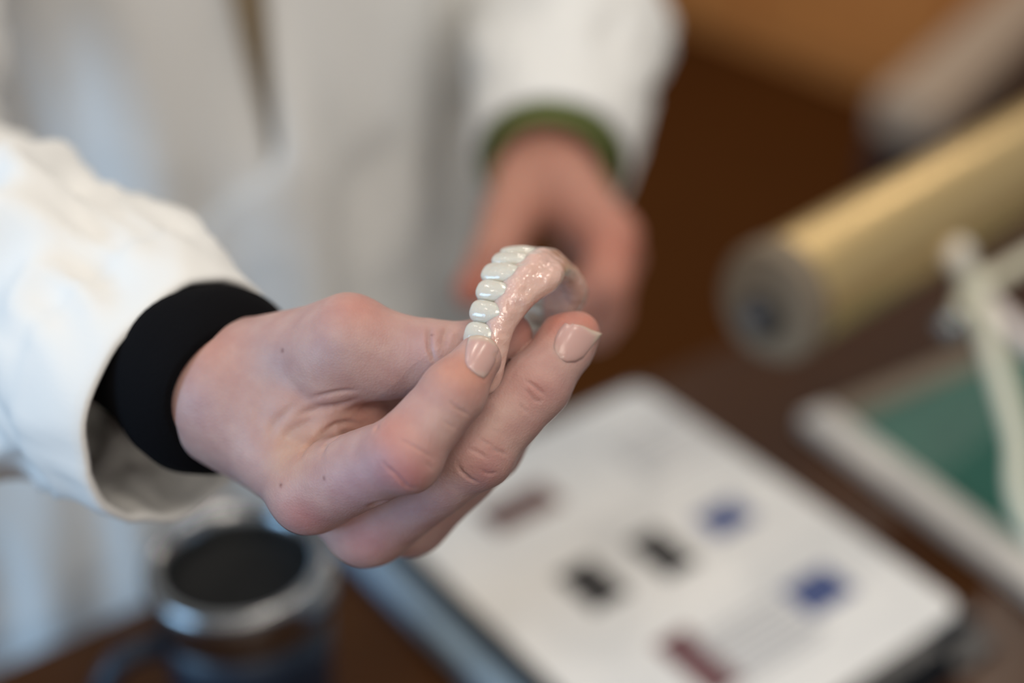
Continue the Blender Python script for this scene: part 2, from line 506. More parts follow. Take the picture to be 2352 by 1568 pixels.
NAILS = {
    'index': [(1077, 772), (1070, 800), (1068, 830), (1074, 843), (1085, 853), (1098, 863), (1112, 869), (1122, 858), (1134, 838), (1142, 818), (1145, 802), (1140, 790), (1126, 777), (1112, 771), (1095, 769)],
    'middle': [(1297, 742), (1284, 757), (1275, 776), (1271, 797), (1274, 813), (1284, 826), (1302, 832), (1322, 830), (1340, 820), (1352, 806), (1368, 786), (1384, 766), (1358, 757), (1340, 748), (1318, 743)],
}
def resample(poly, step, closed=False):
    q = np.array(poly + ([poly[0]] if closed else []), float)
    l = np.concatenate([[0], np.cumsum(np.hypot(*np.diff(q, axis=0).T))])
    s_ = np.linspace(0, l[-1], max(int(l[-1] / step), 4))
    return np.stack([np.interp(s_, l, q[:, 0]), np.interp(s_, l, q[:, 1])], -1)
disp = np.zeros(len(RV))
def near(pts, w):
    lo = pts.min(0) - 3 * w; hi = pts.max(0) + 3 * w
    m = np.where(((RV > lo) & (RV < hi)).all(1))[0]
    d = np.full(len(m), 1e9); k = np.zeros(len(m))
    for i in range(len(pts)):
        e = np.sqrt(((RV[m] - pts[i]) ** 2).sum(-1)); c = e < d
        d[c] = e[c]; k[c] = i
    return m, d, k / max(len(pts) - 1, 1)
for w, dep, poly in CREASES:
    q = resample(poly, 3.0)
    pts = march(q); ok = ~np.isnan(pts[:, 0]); pts = pts[ok]
    if len(pts) < 3: continue
    w *= .82
    m, d, k = near(pts, w)
    k = np.minimum(1, 3.2 * np.minimum(k, 1 - k) + .12)      # creases fade out at their ends
    g = np.exp(-(d / w) ** 2)
    disp[m] -= k * dep * (1.55 * g - .12 * np.exp(-((d - 2 * w) / w) ** 2))
for k, poly in NAILS.items():
    q = resample(poly[:12] if k == 'index' else poly[:10], 2.0)
    pts = march(q); pts = pts[~np.isnan(pts[:, 0])]
    m, d, _k = near(pts, .7)
    disp[m] -= .20 * np.exp(-(d / .7) ** 2)
# soft relief: tendons, folds, slight unevenness
nz = np.array([noise.noise(Vector(RV[i] * .11)) * .22 + noise.noise(Vector(RV[i] * .3)) * .07 if vis[i] else 0 for i in range(len(RV))])
RV += RN * (disp + nz)[:, None]

# colour of the skin: pinker joints, bluish veins and patches, moles; bounced red light painted into recesses by the thumb
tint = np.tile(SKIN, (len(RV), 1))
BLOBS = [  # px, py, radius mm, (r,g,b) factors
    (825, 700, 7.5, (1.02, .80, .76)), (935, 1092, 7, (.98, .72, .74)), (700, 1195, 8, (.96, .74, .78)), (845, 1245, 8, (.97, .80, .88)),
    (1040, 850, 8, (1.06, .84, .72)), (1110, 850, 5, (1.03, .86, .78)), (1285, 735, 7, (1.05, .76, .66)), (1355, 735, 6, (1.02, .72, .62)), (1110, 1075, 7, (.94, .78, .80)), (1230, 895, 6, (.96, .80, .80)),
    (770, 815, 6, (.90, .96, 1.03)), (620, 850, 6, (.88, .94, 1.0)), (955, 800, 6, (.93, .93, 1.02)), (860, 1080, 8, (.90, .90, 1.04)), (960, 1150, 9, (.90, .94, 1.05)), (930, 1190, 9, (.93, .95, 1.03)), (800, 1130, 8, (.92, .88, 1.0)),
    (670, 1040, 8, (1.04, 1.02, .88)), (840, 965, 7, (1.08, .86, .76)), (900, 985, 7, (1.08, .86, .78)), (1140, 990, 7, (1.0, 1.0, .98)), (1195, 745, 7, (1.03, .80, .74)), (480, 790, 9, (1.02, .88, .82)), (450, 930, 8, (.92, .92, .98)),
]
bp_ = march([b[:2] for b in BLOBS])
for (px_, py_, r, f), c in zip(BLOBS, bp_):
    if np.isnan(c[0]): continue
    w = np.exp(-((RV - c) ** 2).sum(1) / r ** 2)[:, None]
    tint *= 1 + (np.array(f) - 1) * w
for (px_, py_), r in (((645, 1114), .5), ((744, 1098), .45), ((648, 805), .55), ((993, 768), .35)):
    c = march([(px_, py_)])[0]
    w = np.exp(-((RV - c) ** 2).sum(1) / r ** 2)[:, None]
    tint *= 1 - w * np.array([.55, .68, .7])

# the other hand (far, hanging relaxed) and the trunk with the arms inside the coat
LH = [
    [(1250, 372, 742, 98), (1285, 430, 724, 96), (1404, 545, 702, 64)], [(1268, 378, 750, 96), (1408, 588, 722, 64)], [(1275, 390, 758, 88), (1395, 625, 742, 58)],
    [(1404, 545, 700, 62), (1392, 655, 682, 54), (1305, 700, 690, 48), (1255, 690, 700, 42)],
    [(1410, 590, 718, 60), (1385, 715, 705, 54), (1295, 745, 712, 47), (1250, 730, 722, 42)],
    [(1398, 625, 740, 56), (1365, 745, 728, 50), (1280, 765, 735, 44)],
    [(1380, 640, 760, 50), (1340, 750, 750, 44), (1270, 770, 755, 40)],
    [(1210, 420, 728, 82), (1172, 500, 705, 62), (1138, 585, 690, 52), (1085, 668, 686, 42)],
]
G2 = Grid((-45, -5, 655), (90, 190, 860), 2.2)
F2 = G2.field()
for ch in LH:
    for s_ in segs(ch): G2.add(F2, *s_, 5, 12)
WRIST_L = P(1258, 372, 746); ARM_L = np.array([.11, .71, .69]); ARM_L /= np.linalg.norm(ARM_L)
ELBOW_L = WRIST_L + ARM_L * 245
G2.add(F2, WRIST_L, WRIST_L + ARM_L * 110, 23, 27, 7, 12)
LV, LQ = G2.nets(F2)
T_C = np.array([-.203, .818, 0.0]); T_E = np.array([.84, .54, 0]); T_E /= np.linalg.norm(T_E); T_N = np.array([T_E[1], -T_E[0], 0])
SH_R = np.array([-.315, .745, .52]); SH_L = np.array([-.015, .95, .52])
elR = cam_to_world(ELBOW_R); elL = cam_to_world(ELBOW_L)
G3 = Grid((-480, 250, -760), (200, 1100, 640), 16.0)
F3 = G3.field()
def w3(a, b, ra, rb): G3.add(F3, np.array(a) * 1000, np.array(b) * 1000, ra, rb, 40, 60)
w3(SH_R + T_E * .01, elR, 48, 40); w3(elR, cam_to_world(WRIST_R + ARM_R * 60), 38, 26)
w3(SH_L - T_E * .01, elL, 48, 40); w3(elL, cam_to_world(WRIST_L + ARM_L * 60), 38, 27)
w3(SH_R + T_E * .04, SH_L - T_E * .04, 58, 58); w3(T_C + UP * .54, T_C + UP * .60, 55, 52)
for s_ in (-.075, 0, .075):
    w3(T_C + T_E * s_ + UP * .44, T_C + T_E * s_ + UP * .10, 95, 84); w3(T_C + T_E * s_ + UP * .10, T_C + T_E * s_ * 1.1 + UP * -.02, 84, 98)
for s_ in (-.085, .085):
    hip = T_C + T_E * s_
    w3(hip + UP * -.03, hip + UP * -.34, 82, 58); w3(hip + UP * -.34, hip + UP * -.66, 56, 40); w3(hip + UP * -.70, hip + T_N * .14 + UP * -.71, 34, 28)
BV, BQ = G3.nets(F3)
BV = BV / 1000.0
allV = np.concatenate([cam_to_world(RV), cam_to_world(LV), BV])
allQ = np.concatenate([RQ, LQ + len(RV), BQ + len(RV) + len(LV)])
allT = np.concatenate([tint, np.tile(SKIN * np.array([1.02, .78, .64]), (len(LV), 1)), np.tile(SKIN, (len(BV), 1))])  # far hand's skin tinted to stand in for the warm light on it
# warmer, pinker knuckles on the far hand
for (a, r, f) in ((P(1420, 600, 690), 22, (1.0, .80, .78)), (P(1075, 670, 680), 15, (1.0, .7, .65))):
    w = np.exp(-((LV - a) ** 2).sum(1) / r ** 2)[:, None]
    allT[len(RV):len(RV) + len(LV)] *= 1 + (np.array(f) - 1) * w
def fast_mesh(name, V, Q):
    me = bpy.data.meshes.new(name)
    me.vertices.add(len(V)); me.vertices.foreach_set('co', np.ascontiguousarray(V, dtype=np.float32).ravel())
    me.loops.add(len(Q) * 4); me.loops.foreach_set('vertex_index', Q.astype(np.int32).ravel())
    me.polygons.add(len(Q)); me.polygons.foreach_set('loop_start', np.arange(0, len(Q) * 4, 4, dtype=np.int32))
    me.update(calc_edges=True)
    me.validate()
    return me
me = fast_mesh('body', allV, allQ)
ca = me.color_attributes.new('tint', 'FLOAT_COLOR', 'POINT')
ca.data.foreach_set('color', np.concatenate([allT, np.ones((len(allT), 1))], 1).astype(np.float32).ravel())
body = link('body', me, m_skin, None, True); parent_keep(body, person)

# fingernails: thin domed plates seated on the fingertips
m_nail = mat('nail', (.66, .43, .385), rough=.24, spec=.45, sss=.25, sss_radius=(1, .35, .25), sss_scale=.002, noise_amt=.08, noise_scale=300)
nt_ = m_nail.node_tree; an_ = nt_.nodes.new('ShaderNodeAttribute'); an_.attribute_name = 'tint'
nt_.links.new(an_.outputs['Color'], nt_.nodes['Principled BSDF'].inputs['Base Color'])
for key, poly in NAILS.items():
    q = resample(poly, 3.0, True)[:-1]; c = q.mean(0); nr = 9
    grid_px = [c]
    for r in range(1, nr + 1): grid_px += list(c + (q - c) * (r / nr))
    grid_px = np.array(grid_px)
    hp = march(grid_px); ok = ~np.isnan(hp[:, 0]) & (np.abs(hp[:, 2] - np.nanmedian(hp[:, 2])) < 6)
    def basis(a):
        x = (a[:, 0] - c[0]) / 50; y = (a[:, 1] - c[1]) / 50
        return np.stack([np.ones_like(x), x, y, x * x, x * y, y * y], -1)
    co, *_ = np.linalg.lstsq(basis(grid_px[ok]), hp[ok, 2], rcond=None)
    z = basis(grid_px) @ co
    rad = np.concatenate([[0]] + [[r / nr] * len(q) for r in range(1, nr + 1)])
    n = len(q)
    def plate(off):
        zz = z + off
        return np.stack([(grid_px[:, 0] - 1176) / F_PX * zz, -(grid_px[:, 1] - 784) / F_PX * zz, zz], -1)
    top = plate(-.58 + .52 * rad ** 6); bot = plate(.55)
    V = np.concatenate([cam_to_world(top), cam_to_world(bot)]); N0 = len(top)
    Fc = []
    for j in range(n):
        k = (j + 1) % n
        Fc.append((0, 1 + j, 1 + k)); Fc.append((N0, N0 + 1 + k, N0 + 1 + j))
        for r in range(nr - 1):
            a, b, c_, d = 1 + r * n + j, 1 + r * n + k, 1 + (r + 1) * n + k, 1 + (r + 1) * n + j
            Fc.append((a, d, c_, b)); Fc.append((N0 + a, N0 + b, N0 + c_, N0 + d))
        a, b = 1 + (nr - 1) * n + j, 1 + (nr - 1) * n + k
        Fc.append((a, N0 + a, N0 + b, b))
    no = mesh_obj('fingernail', V, Fc, m_nail)
    # paler lunula and free edge
    tipdir = {'index': np.array([.12, -1.0]), 'middle': np.array([.85, -.5])}[key]; tipdir /= np.linalg.norm(tipdir)
    al = (grid_px - c) @ tipdir; al /= np.abs(al).max()
    fe = np.clip((al * .6 + rad * .6 - .78) / .2, 0, 1)[:, None]; lu = np.clip((-al - .62) / .2, 0, 1)[:, None]
    colr = np.array([.50, .315, .285]) * (1 - fe) + np.array([.53, .42, .34]) * fe
    colr = colr * (1 - lu * .6) + np.array([.56, .44, .39]) * lu * .6
    at_ = no.data.color_attributes.new('tint', 'FLOAT_COLOR', 'POINT')
    at_.data.foreach_set('color', np.tile(np.concatenate([colr, np.ones((len(colr), 1))], 1), (2, 1)).astype(np.float32).ravel())
    bm = bmesh.new(); bm.from_mesh(no.data); bmesh.ops.recalc_face_normals(bm, faces=bm.faces); bm.to_mesh(no.data); bm.free()
    parent_keep(no, body)

# ------------------------------------------------------------------ clothing
m_coat = mat('white_cotton', (.73, .73, .715), rough=.85, noise_amt=.03, noise_scale=20, bump=.3, bump_scale=900, bump_dist=.0003, sheen=.1)
m_black = mat('black_knit', (.0035, .0035, .0045), rough=.95, spec=.08, bump=.5, bump_scale=700, bump_dist=.0005)
m_green = mat('olive_knit', (.14, .175, .05), rough=.9, bump=.5, bump_scale=700, bump_dist=.0005)
m_shirt = mat('tan_shirt', (.42, .33, .22), rough=.9, noise_amt=.1)
m_trouser = mat('dark_trousers', (.012, .012, .016), rough=.9)
def fold(p, k, s_):
    v = Vector((p[0] * s_[0], p[1] * s_[1], p[2] * s_[2]))
    a = noise.noise(v + Vector((k, 0, 0)))
    b = 1 - abs(noise.noise(v * 1.9 + Vector((0, k, 3)))) * 2
    return a * .6 + b * .4
def sleeve(name, path, radii, hint, amp, parent, seed, cuff=None):
    """path: world points from the cuff to the shoulder, radii: (across, deep) metres"""
    pth = catmull(path, 14); rv = catmull(radii, 14); n = 72
    th = np.linspace(0, 2 * np.pi, n, endpoint=False); rings = []; inner = []
    a_prev = np.array(hint, float); L = 0.0; prev = pth[0]
    for i, p in enumerate(pth):
        t = pth[min(i + 1, len(pth) - 1)] - pth[max(i - 1, 0)]
        t, a, b = frame_of(t, a_prev); a_prev = a
        L += np.linalg.norm(p - prev); prev = p
        ring = []; ri = []
        for k, q in enumerate(th):
            base = rv[i][1] * math.cos(q) * a + rv[i][0] * math.sin(q) * b
            u = base / np.linalg.norm(base)
            f = fold((math.cos(q) * 1.3 + L * 7, math.sin(q) * 1.3, L * 16), seed, (1, 1, 1)) * amp * min(1, .12 + L / .06)
            step = .0014 if L < .026 else 0.0
            ring.append(p + base + u * (f + step)); ri.append(p + base + u * (f - .0016))
        rings.append(np.array(ring)); inner.append(np.array(ri))
    m = 30
    edge = (rings[0] + inner[0]) / 2 - 0.0012 * frame_of(pth[1] - pth[0], hint)[0]
    o = loft(name, inner[m:0:-1] + [inner[0], edge] + rings, m_coat, None)
    parent_keep(o, parent)
    return o

# torso of the coat, closed below the waist and open in a narrow V above
hem, top_z = -.42, .54
na, nzr = 150, 80
V = []; Fc = []
for layer in (0, 1):
    for i in range(nzr + 1):
        z = hem + (top_z - hem) * i / nzr
        sh = np.clip((z - .36) / .2, 0, 1)
        a = .220 + .012 * math.exp(-((z + .15) / .2) ** 2) - .05 * sh ** 3; b = .122 + .012 * math.exp(-((z + .2) / .2) ** 2) - .045 * sh ** 2
        gap = max(0.0, (z - .225)) * .85; lap = .22 * (1 - np.clip((z - .20) / .03, 0, 1))
        for j in range(na + 1):
            q = math.pi / 2 + gap / 2 + (2 * math.pi - gap + lap) * j / na      # a little overlap at the front
            base = T_C + UP * z + T_E * a * math.cos(q) + T_N * b * math.sin(q)
            u = T_E * math.cos(q) / a + T_N * math.sin(q) / b; u /= np.linalg.norm(u)
            f = fold((math.cos(q) * 2.2, math.sin(q) * 2.2, z * 2.4), 4.2, (1, 1, 1)) * .030
            f += .004 * math.sin(q * 17 + z * 5)
            ov = .004 * np.clip((j / na - .93) / .03, 0, 1)
            V.append(base + u * (f + ov - (.0018 if layer else 0)))
w_ = na + 1; N0 = (nzr + 1) * w_
for i in range(nzr):
    for j in range(na):
        a = i * w_ + j
        Fc.append((a, a + 1, a + w_ + 1, a + w_)); Fc.append((N0 + a, N0 + a + w_, N0 + a + w_ + 1, N0 + a + 1))
for i in range(nzr):
    for j in (0, na):
        a = i * w_ + j; Fc.append((a, a + w_, N0 + a + w_, N0 + a))
for j in range(na):
    for i in (0, nzr):
        a = i * w_ + j; Fc.append((a, a + 1, N0 + a + 1, N0 + a))
coat = mesh_obj('lab_coat', V, Fc, m_coat)
bm = bmesh.new(); bm.from_mesh(coat.data); bmesh.ops.recalc_face_normals(bm, faces=bm.faces); bm.to_mesh(coat.data); bm.free()
parent_keep(coat, person)

def C2W(*p): return cam_to_world(np.array(p, float))
cuffR = P(432, 922, 414)
pathR = [cam_to_world(cuffR), cam_to_world(cuffR + ARM_R * 45), cam_to_world(P(0, 684, 474)), elR + np.array([0, 0, -.012]), elR * .55 + SH_R * .45, SH_R + UP * .0]
dirC = cam_to_world(np.array([0, 0, -1.0])) - cam_to_world(np.zeros(3))
sleeve('sleeve', pathR, [(.0370, .0335), (.039, .036), (.046, .044), (.056, .056), (.064, .062), (.072, .072)], dirC, .022, coat, 2.0)
cuffL = P(1268, 378, 742)
pathL = [cam_to_world(cuffL), cam_to_world(cuffL + ARM_L * 50), cam_to_world(cuffL + ARM_L * 130 + np.array([-4, -6, 0])), elL + np.array([-.02, -.01, -.02]), elL * .5 + SH_L * .5, SH_L]
sleeve('sleeve', pathL, [(.041, .043), (.047, .047), (.056, .053), (.062, .060), (.066, .066), (.072, .072)], dirC, .011, coat, 5.5)

def cuff(name, c, axis, hint, rings, material, parent, drift=np.zeros(3)):
    t, a, b = frame_of(axis, hint); th = np.linspace(0, 2 * np.pi, 64, endpoint=False); out = []
    for s_, rd, rv_ in rings:
        ring = np.array([c + drift * max(s_, 0) + t * s_ + a * (rd * math.cos(q)) + b * (rv_ * math.sin(q)) + (a * math.cos(q) + b * math.sin(q)) * .25 * math.sin(q * 5 + s_ * .2) for q in th])
        out.append(cam_to_world(ring))
    o = loft(name, out, material, None); parent_keep(o, parent); return o
# black knitted cuff on the near wrist; olive one on the far wrist
cuff('knit_cuff', P(556, 908, 401), ARM_R, E_D, [(14, 25.2, 18.0), (2, 25.6, 18.4), (-1.5, 26.6, 19.6), (0, 28.6, 22.0), (4, 30.0, 25.6), (10, 31.0, 28.0), (16, 31.0, 27.6), (26, 30.0, 24.5), (36, 29, 22.5), (48, 28, 22.0)], m_black, body)
hintL = np.array([0, 0, -1.0])
cuff('knit_cuff', P(1264, 385, 741), ARM_L, hintL, [(14, 32, 28), (-3, 32.5, 29), (-6, 34, 30), (-6, 37, 33), (-2, 39, 35), (20, 38, 36), (60, 38, 37)], m_green, body)
# shirt under the coat and trousers
rings = []
for z in np.linspace(-.08, .53, 16):
    sh = np.clip((z - .36) / .2, 0, 1); q = np.linspace(0, 2 * np.pi, 60, endpoint=False)
    rings.append(np.array([T_C + UP * z + T_E * (.198 - .05 * sh ** 3) * math.cos(t) + T_N * (.103 - .04 * sh ** 2) * math.sin(t) for t in q]))
loft('shirt', rings, m_shirt, person)
for s_ in (-.085, .085):
    hip = T_C + T_E * s_; q = np.linspace(0, 2 * np.pi, 40, endpoint=False); rings = []
    for z, r in ((-.02, .094), (-.15, .092), (-.34, .074), (-.5, .068), (-.66, .066), (-.715, .067)):
        rings.append(np.array([hip + UP * z + T_E * r * math.cos(t) * .95 + T_N * r * math.sin(t) * 1.05 for t in q]))
    loft('trouser_leg', rings, m_trouser, person)
    sh_ = lathe('shoe', hip + T_N * -.06 + UP * -.74, T_N, UP, [(.03, 0), (.045, .03), (.05, .09), (.044, .17), (.034, .23), (.012, .26)], m_trouser, person, 24)
    for v in sh_.data.vertices: v.co.z = max(FLOOR_Z, min(v.co.z, FLOOR_Z + .07)) if v.co.z < 10 else v.co.z

# ================================================================== the dental arch held in the fingers
DU = np.array([-.33, .10, -.93]); DW = np.array([-.92, .18, .36])
DU /= np.linalg.norm(DU); DW -= DU * (DW @ DU); DW /= np.linalg.norm(DW); DA = np.cross(DU, DW)
D0 = P(1188, 783, 390)
PH = np.radians(np.linspace(-100, 100, 61))
def arch(phi):
    c, q = np.cos(phi), np.sin(phi)
    return 23.0 * np.sign(q) * abs(q) ** (2 / 2.2), -8.2 + 30.6 * np.sign(c) * abs(c) ** (2 / 2.2)
AB = np.array([arch(p) for p in PH]); AS = np.concatenate([[0], np.cumsum(np.hypot(*np.diff(AB, axis=0).T))]); AS -= np.interp(0, PH, AS)
def arch_at(s_):
    f = lambda x: np.array([np.interp(x, AS, AB[:, 0]), np.interp(x, AS, AB[:, 1])])
    p = f(s_); t = f(s_ + .6) - f(s_ - .6); t /= np.linalg.norm(t)
    n = np.array([t[1], -t[0]])
    if n @ (p + np.array([0, 8])) < 0: n = -n
    return p, t, n
def dpt(p, w): return D0 + DU * p[0] + DA * p[1] + DW * w
denture = empty('dental_arch', cam_to_world(D0), 'glossy pink-gummed dental arch with white teeth pinched between thumb and index finger', 'denture')
def gum_depth(s_): return 6.6 + 1.8 * math.exp(-((abs(s_) - 13) / 6) ** 2) - 5.0 * np.clip((abs(s_) - 16) / 16, 0, 1)
G4 = Grid(tuple(D0 - 36), tuple(D0 + 36), .5)
F4 = G4.field()
ss = np.linspace(AS[0] + 1, AS[-1] - 1, 34)
for f_, r, o_ in ((0.0, 2.2, -.3), (.45, 2.9, .5), (1.0, 2.3, -1.0)):
    pts = []
    for s_ in ss:
        p, t, n = arch_at(s_); pts.append(dpt(p + n * o_, -1.6 - f_ * gum_depth(s_)))
    for i, (a, b) in enumerate(zip(pts[:-1], pts[1:])):
        k = r * (1 - .22 * np.clip((abs(ss[i]) - 18) / 14, 0, 1)); G4.add(F4, a, b, k, k, 2.4, 6)
WID = [7.0, 5.6, 6.2, 5.8, 5.8, 6.6, 6.8]
TH = [6.1, 5.8, 6.2, 5.4, 5.1, 4.9, 4.7]; TD = [2.4, 2.4, 2.8, 3.2, 3.4, 3.5, 3.4]
tooth_list = []
for sg in (1, -1):
    s_ = 0.0
    for i, wd in enumerate(WID):
        c = sg * (s_ + wd / 2) + 2.7; s_ += wd
        if abs(c) > AS[-1] - 2: continue
        p, t, n = arch_at(c)
        tooth_list.append((dpt(p + n * [1.5, 1.5, 1.3, .9, .8, .6, .5][i], 1.1), DU * t[0] + DA * t[1], DW, DU * n[0] + DA * n[1], wd, TH[i], TD[i], i))
# root bulges in the gum above each tooth
for q, T, W_, N_, wd, h, d, i in tooth_list:
    if i < 4: G4.add(F4, q - W_ * 5.4 + N_ * (d * .22), q - W_ * 8.0 - N_ * .4, 1.6, 1.2, 2.0, 6)
GV, GQ = G4.nets(F4)
gn = np.array([noise.noise(Vector(v * .45)) for v in GV]); ctr = GV - D0
GV += (ctr / np.linalg.norm(ctr, axis=1, keepdims=True)) * (gn * .22)[:, None]
def glossy(name, color, color2, scale, sss, bump_scale, bump_d, trans=0.0):
    m = mat(name, color, rough=.14, coat=1.0, coat_rough=.03, sss=sss, sss_radius=(1, .55, .4), sss_scale=.004, noise_scale=scale, color2=color2,
            bump=.8, bump_scale=bump_scale, bump_dist=bump_d, transmission=trans)
    return m
m_gum = glossy('gum_acrylic', (.64, .38, .335), (.60, .44, .36), 60, .6, 380, .0007)
m_tooth = glossy('tooth_ceramic', (.60, .565, .49), (.56, .525, .45), 120, .45, 500, .0003)
gme = fast_mesh('gum_base', cam_to_world(GV), GQ)
go = link('gum_base', gme, m_gum, None, True); parent_keep(go, denture)
def tooth(q, T, W_, N_, wd, h, d, i):
    nu, nv = 28, 18; V = []; Fc = []
    for a in range(nv + 1):
        ph = -math.pi / 2 + math.pi * a / nv
        for b in range(nu):
            la = 2 * math.pi * b / nu
            ex = .62
            cs = math.cos(ph); sn_ = math.sin(ph)
            w = math.copysign(abs(sn_) ** ex, sn_); r = abs(cs) ** ex
            x = math.copysign(abs(math.cos(la)) ** .68, math.cos(la)) * r; y = math.copysign(abs(math.sin(la)) ** .85, math.sin(la)) * r
            taper = 1.0 + .10 * w - (.25 * max(-w - .3, 0))                      # narrower at the neck
            thin = 1.0 - (.42 if i < 3 else .10) * max(w, 0) # incisors thin out towards the edge
            cusp = 0.0
            if i >= 3 and w > .3: cusp = -.35 * math.exp(-(y / .35) ** 2) * (w - .3)
            face = .05 * math.cos(x * 5)
            V.append(q + T * (x * wd * .545 * taper) + W_ * (w + cusp * .35) * h + N_ * (y * d * thin + face))
    for a in range(nv):
        for b in range(nu):
            c = (b + 1) % nu
            Fc.append((a * nu + b, a * nu + c, (a + 1) * nu + c, (a + 1) * nu + b))
    o = mesh_obj('tooth', cam_to_world(np.array(V)), Fc, m_tooth)
    bm = bmesh.new(); bm.from_mesh(o.data); bmesh.ops.remove_doubles(bm, verts=bm.verts, dist=1e-6); bmesh.ops.recalc_face_normals(bm, faces=bm.faces); bm.to_mesh(o.data); bm.free()
    for p in o.data.polygons: p.use_smooth = True
    parent_keep(o, denture)
for tt in tooth_list: tooth(*tt)

# ================================================================== things on the desk
# ring binder with a printed page on top
pc = on_plane(1470, 880, .030); pr = on_plane(2215, 1392, .030)
e1 = pr - pc; L1 = np.linalg.norm(e1); e1 /= L1; e2 = np.array([-abs(e1[1]), -abs(e1[0]), 0.0])
e2 = np.array([e1[1], -e1[0], 0.0])
if e2[0] > 0: e2 = -e2
L2 = .212
binder = empty('binder', tuple((pc + e1 * L1 / 2 + e2 * L2 / 2) * np.array([1, 1, 0])), 'black binder lying open with a white catalogue page on top', 'binder')
cen = pc + e1 * L1 / 2 + e2 * L2 / 2
m_cover = mat('binder_cover', (.010, .012, .016), rough=.35)
m_paper = mat('paper', (.74, .725, .70), rough=.6, noise_amt=.02, noise_scale=15)
m_block = mat('page_block', (.10, .12, .16), rough=.5, noise_amt=.4, noise_scale=200, stretch=(1, 1, 30))
m_sleeve = mat('blue_grey_plastic', (.24, .34, .44), rough=.18, coat=.5)
box('cover', np.array([cen[0], cen[1], .0025]) + e1 * .004 + e2 * .004, (e1, e2, UP), (L1 / 2 + .012, L2 / 2 + .020, .0025), m_cover, binder, .001)
box('page_block', np.array([cen[0], cen[1], .0145]), (e1, e2, UP), (L1 / 2 + .001, L2 / 2 + .002, .0095), m_block, binder, .001)
box('top_cover', np.array([cen[0], cen[1], .0262]) + e1 * .004 + e2 * .005, (e1, e2, UP), (L1 / 2 + .008, L2 / 2 + .006, .0018), m_cover, binder, .0008)
box('spine_strip', np.array([cen[0], cen[1], .013]) + e2 * (L2 / 2 + .013), (e1, e2, UP), (L1 / 2, .0105, .0075), m_sleeve, binder, .002)
# page: gently curved sheet with rounded corners
def page_mesh():
    n1, n2 = 30, 24; V = []; Fc = []
    for top in (1, 0):
        for i in range(n1 + 1):
            for j in range(n2 + 1):
                u, v = i / n1, j / n2
                x, y = u * L1, v * L2; r = .012
                cx = min(max(x, r), L1 - r); cy = min(max(y, r), L2 - r); d = math.hypot(x - cx, y - cy)
                if d > r: x, y = cx + (x - cx) * r / d, cy + (y - cy) * r / d
                z = .0286 + .0016 * math.sin(u * math.pi) * (1 - v) + (.0003 if top else 0)
                V.append(pc * np.array([1, 1, 0]) + e1 * x + e2 * y + UP * z)
    w = n2 + 1; N = (n1 + 1) * w
    for i in range(n1):
        for j in range(n2):
            a = i * w + j; Fc += [(a, a + 1, a + w + 1, a + w), (N + a, N + a + w, N + a + w + 1, N + a + 1)]
    for i in range(n1):
        for j in (0, n2): a = i * w + j; Fc.append((a, a + w, N + a + w, N + a))
    for j in range(n2):
        for i in (0, n1): a = i * w + j; Fc.append((a, a + 1, N + a + 1, N + a))
    return V, Fc
page = mesh_obj('page', *page_mesh(), m_paper, None, False); parent_keep(page, binder)
def page_z(x, y): return .0286 + .0016 * math.sin(min(max(x / L1, 0), 1) * math.pi) * (1 - y / L2)
def printed(px, py, w, h, material, name='printed_picture', rot=0.0):
    p = on_plane(px, py, .0292) - pc; x, y = p @ e1, p @ e2
    c = pc * np.array([1, 1, 0]) + e1 * x + e2 * y + UP * (page_z(x, y) + .00055)
    a = e1 * math.cos(rot) + e2 * math.sin(rot); b = -e1 * math.sin(rot) + e2 * math.cos(rot)
    o = box(name, c, (a, b, UP), (w * .68, h * .68, .00025), material, None); parent_keep(o, page); return o
m_ink = mat('print_dark_grey', (.035, .032, .032), rough=.6, noise_amt=.3, noise_scale=300)
m_inkb = mat('print_blue', (.035, .055, .16), rough=.6, color2=(.09, .12, .27), noise_scale=140)
m_inkbr = mat('print_brown', (.075, .035, .030), rough=.6, color2=(.22, .13, .12), noise_scale=120)
m_inkr = mat('print_red', (.22, .06, .07), rough=.6, color2=(.06, .05, .05), noise_scale=100)
m_text = mat('print_text', (.42, .42, .43), rough=.6)
printed(1195, 1165, .018, .036, m_inkbr)
printed(1360, 1342, .026, .019, m_ink)
printed(1520, 1270, .027, .018, m_ink)
printed(1665, 1192, .017, .024, m_inkb)
printed(1880, 1357, .019, .026, m_inkb)
printed(1605, 1520, .034, .017, m_inkr)
for k in range(7):                                  # blocks of small text lines
    p0 = np.array([1470, 985]) + np.array([18, 13]) * k
    printed(p0[0], p0[1], .0022, .045, m_text, 'printed_text_line')
for k in range(7):
    p0 = np.array([1690, 1425]) + np.array([19, 14]) * k
    printed(p0[0], p0[1], .0022, .045, m_text, 'printed_text_line')

# steel-rimmed tumbler
tc_ = on_plane(547, 1285, .130)
tb = np.array([tc_[0], tc_[1], 0.0])
tumbler = empty('tumbler', tuple(tb), 'dark navy tumbler with a polished steel rim at the lower left of the desk', 'tumbler')
m_navy = mat('navy_enamel', (.006, .014, .030), rough=.4)
m_steel = mat('polished_steel', (.36, .37, .38), rough=.22, metal=1.0)
m_lid = mat('dark_lid', (.008, .009, .010), rough=.6, spec=.2)
lathe('cup_body', tb, UP, (1, 0, 0), [(.030, 0), (.034, .003), (.036, .02), (.0395, .08), (.0405, .108), (.0385, .108), (.036, .06), (.030, .01)], m_navy, tumbler)
lathe('rim', tb, UP, (1, 0, 0), [(.0403, .104), (.0425, .106), (.0435, .118), (.0440, .127), (.0432, .131), (.0410, .1325), (.0375, .1318), (.0345, .129), (.0335, .120), (.0340, .106)], m_steel, tumbler)
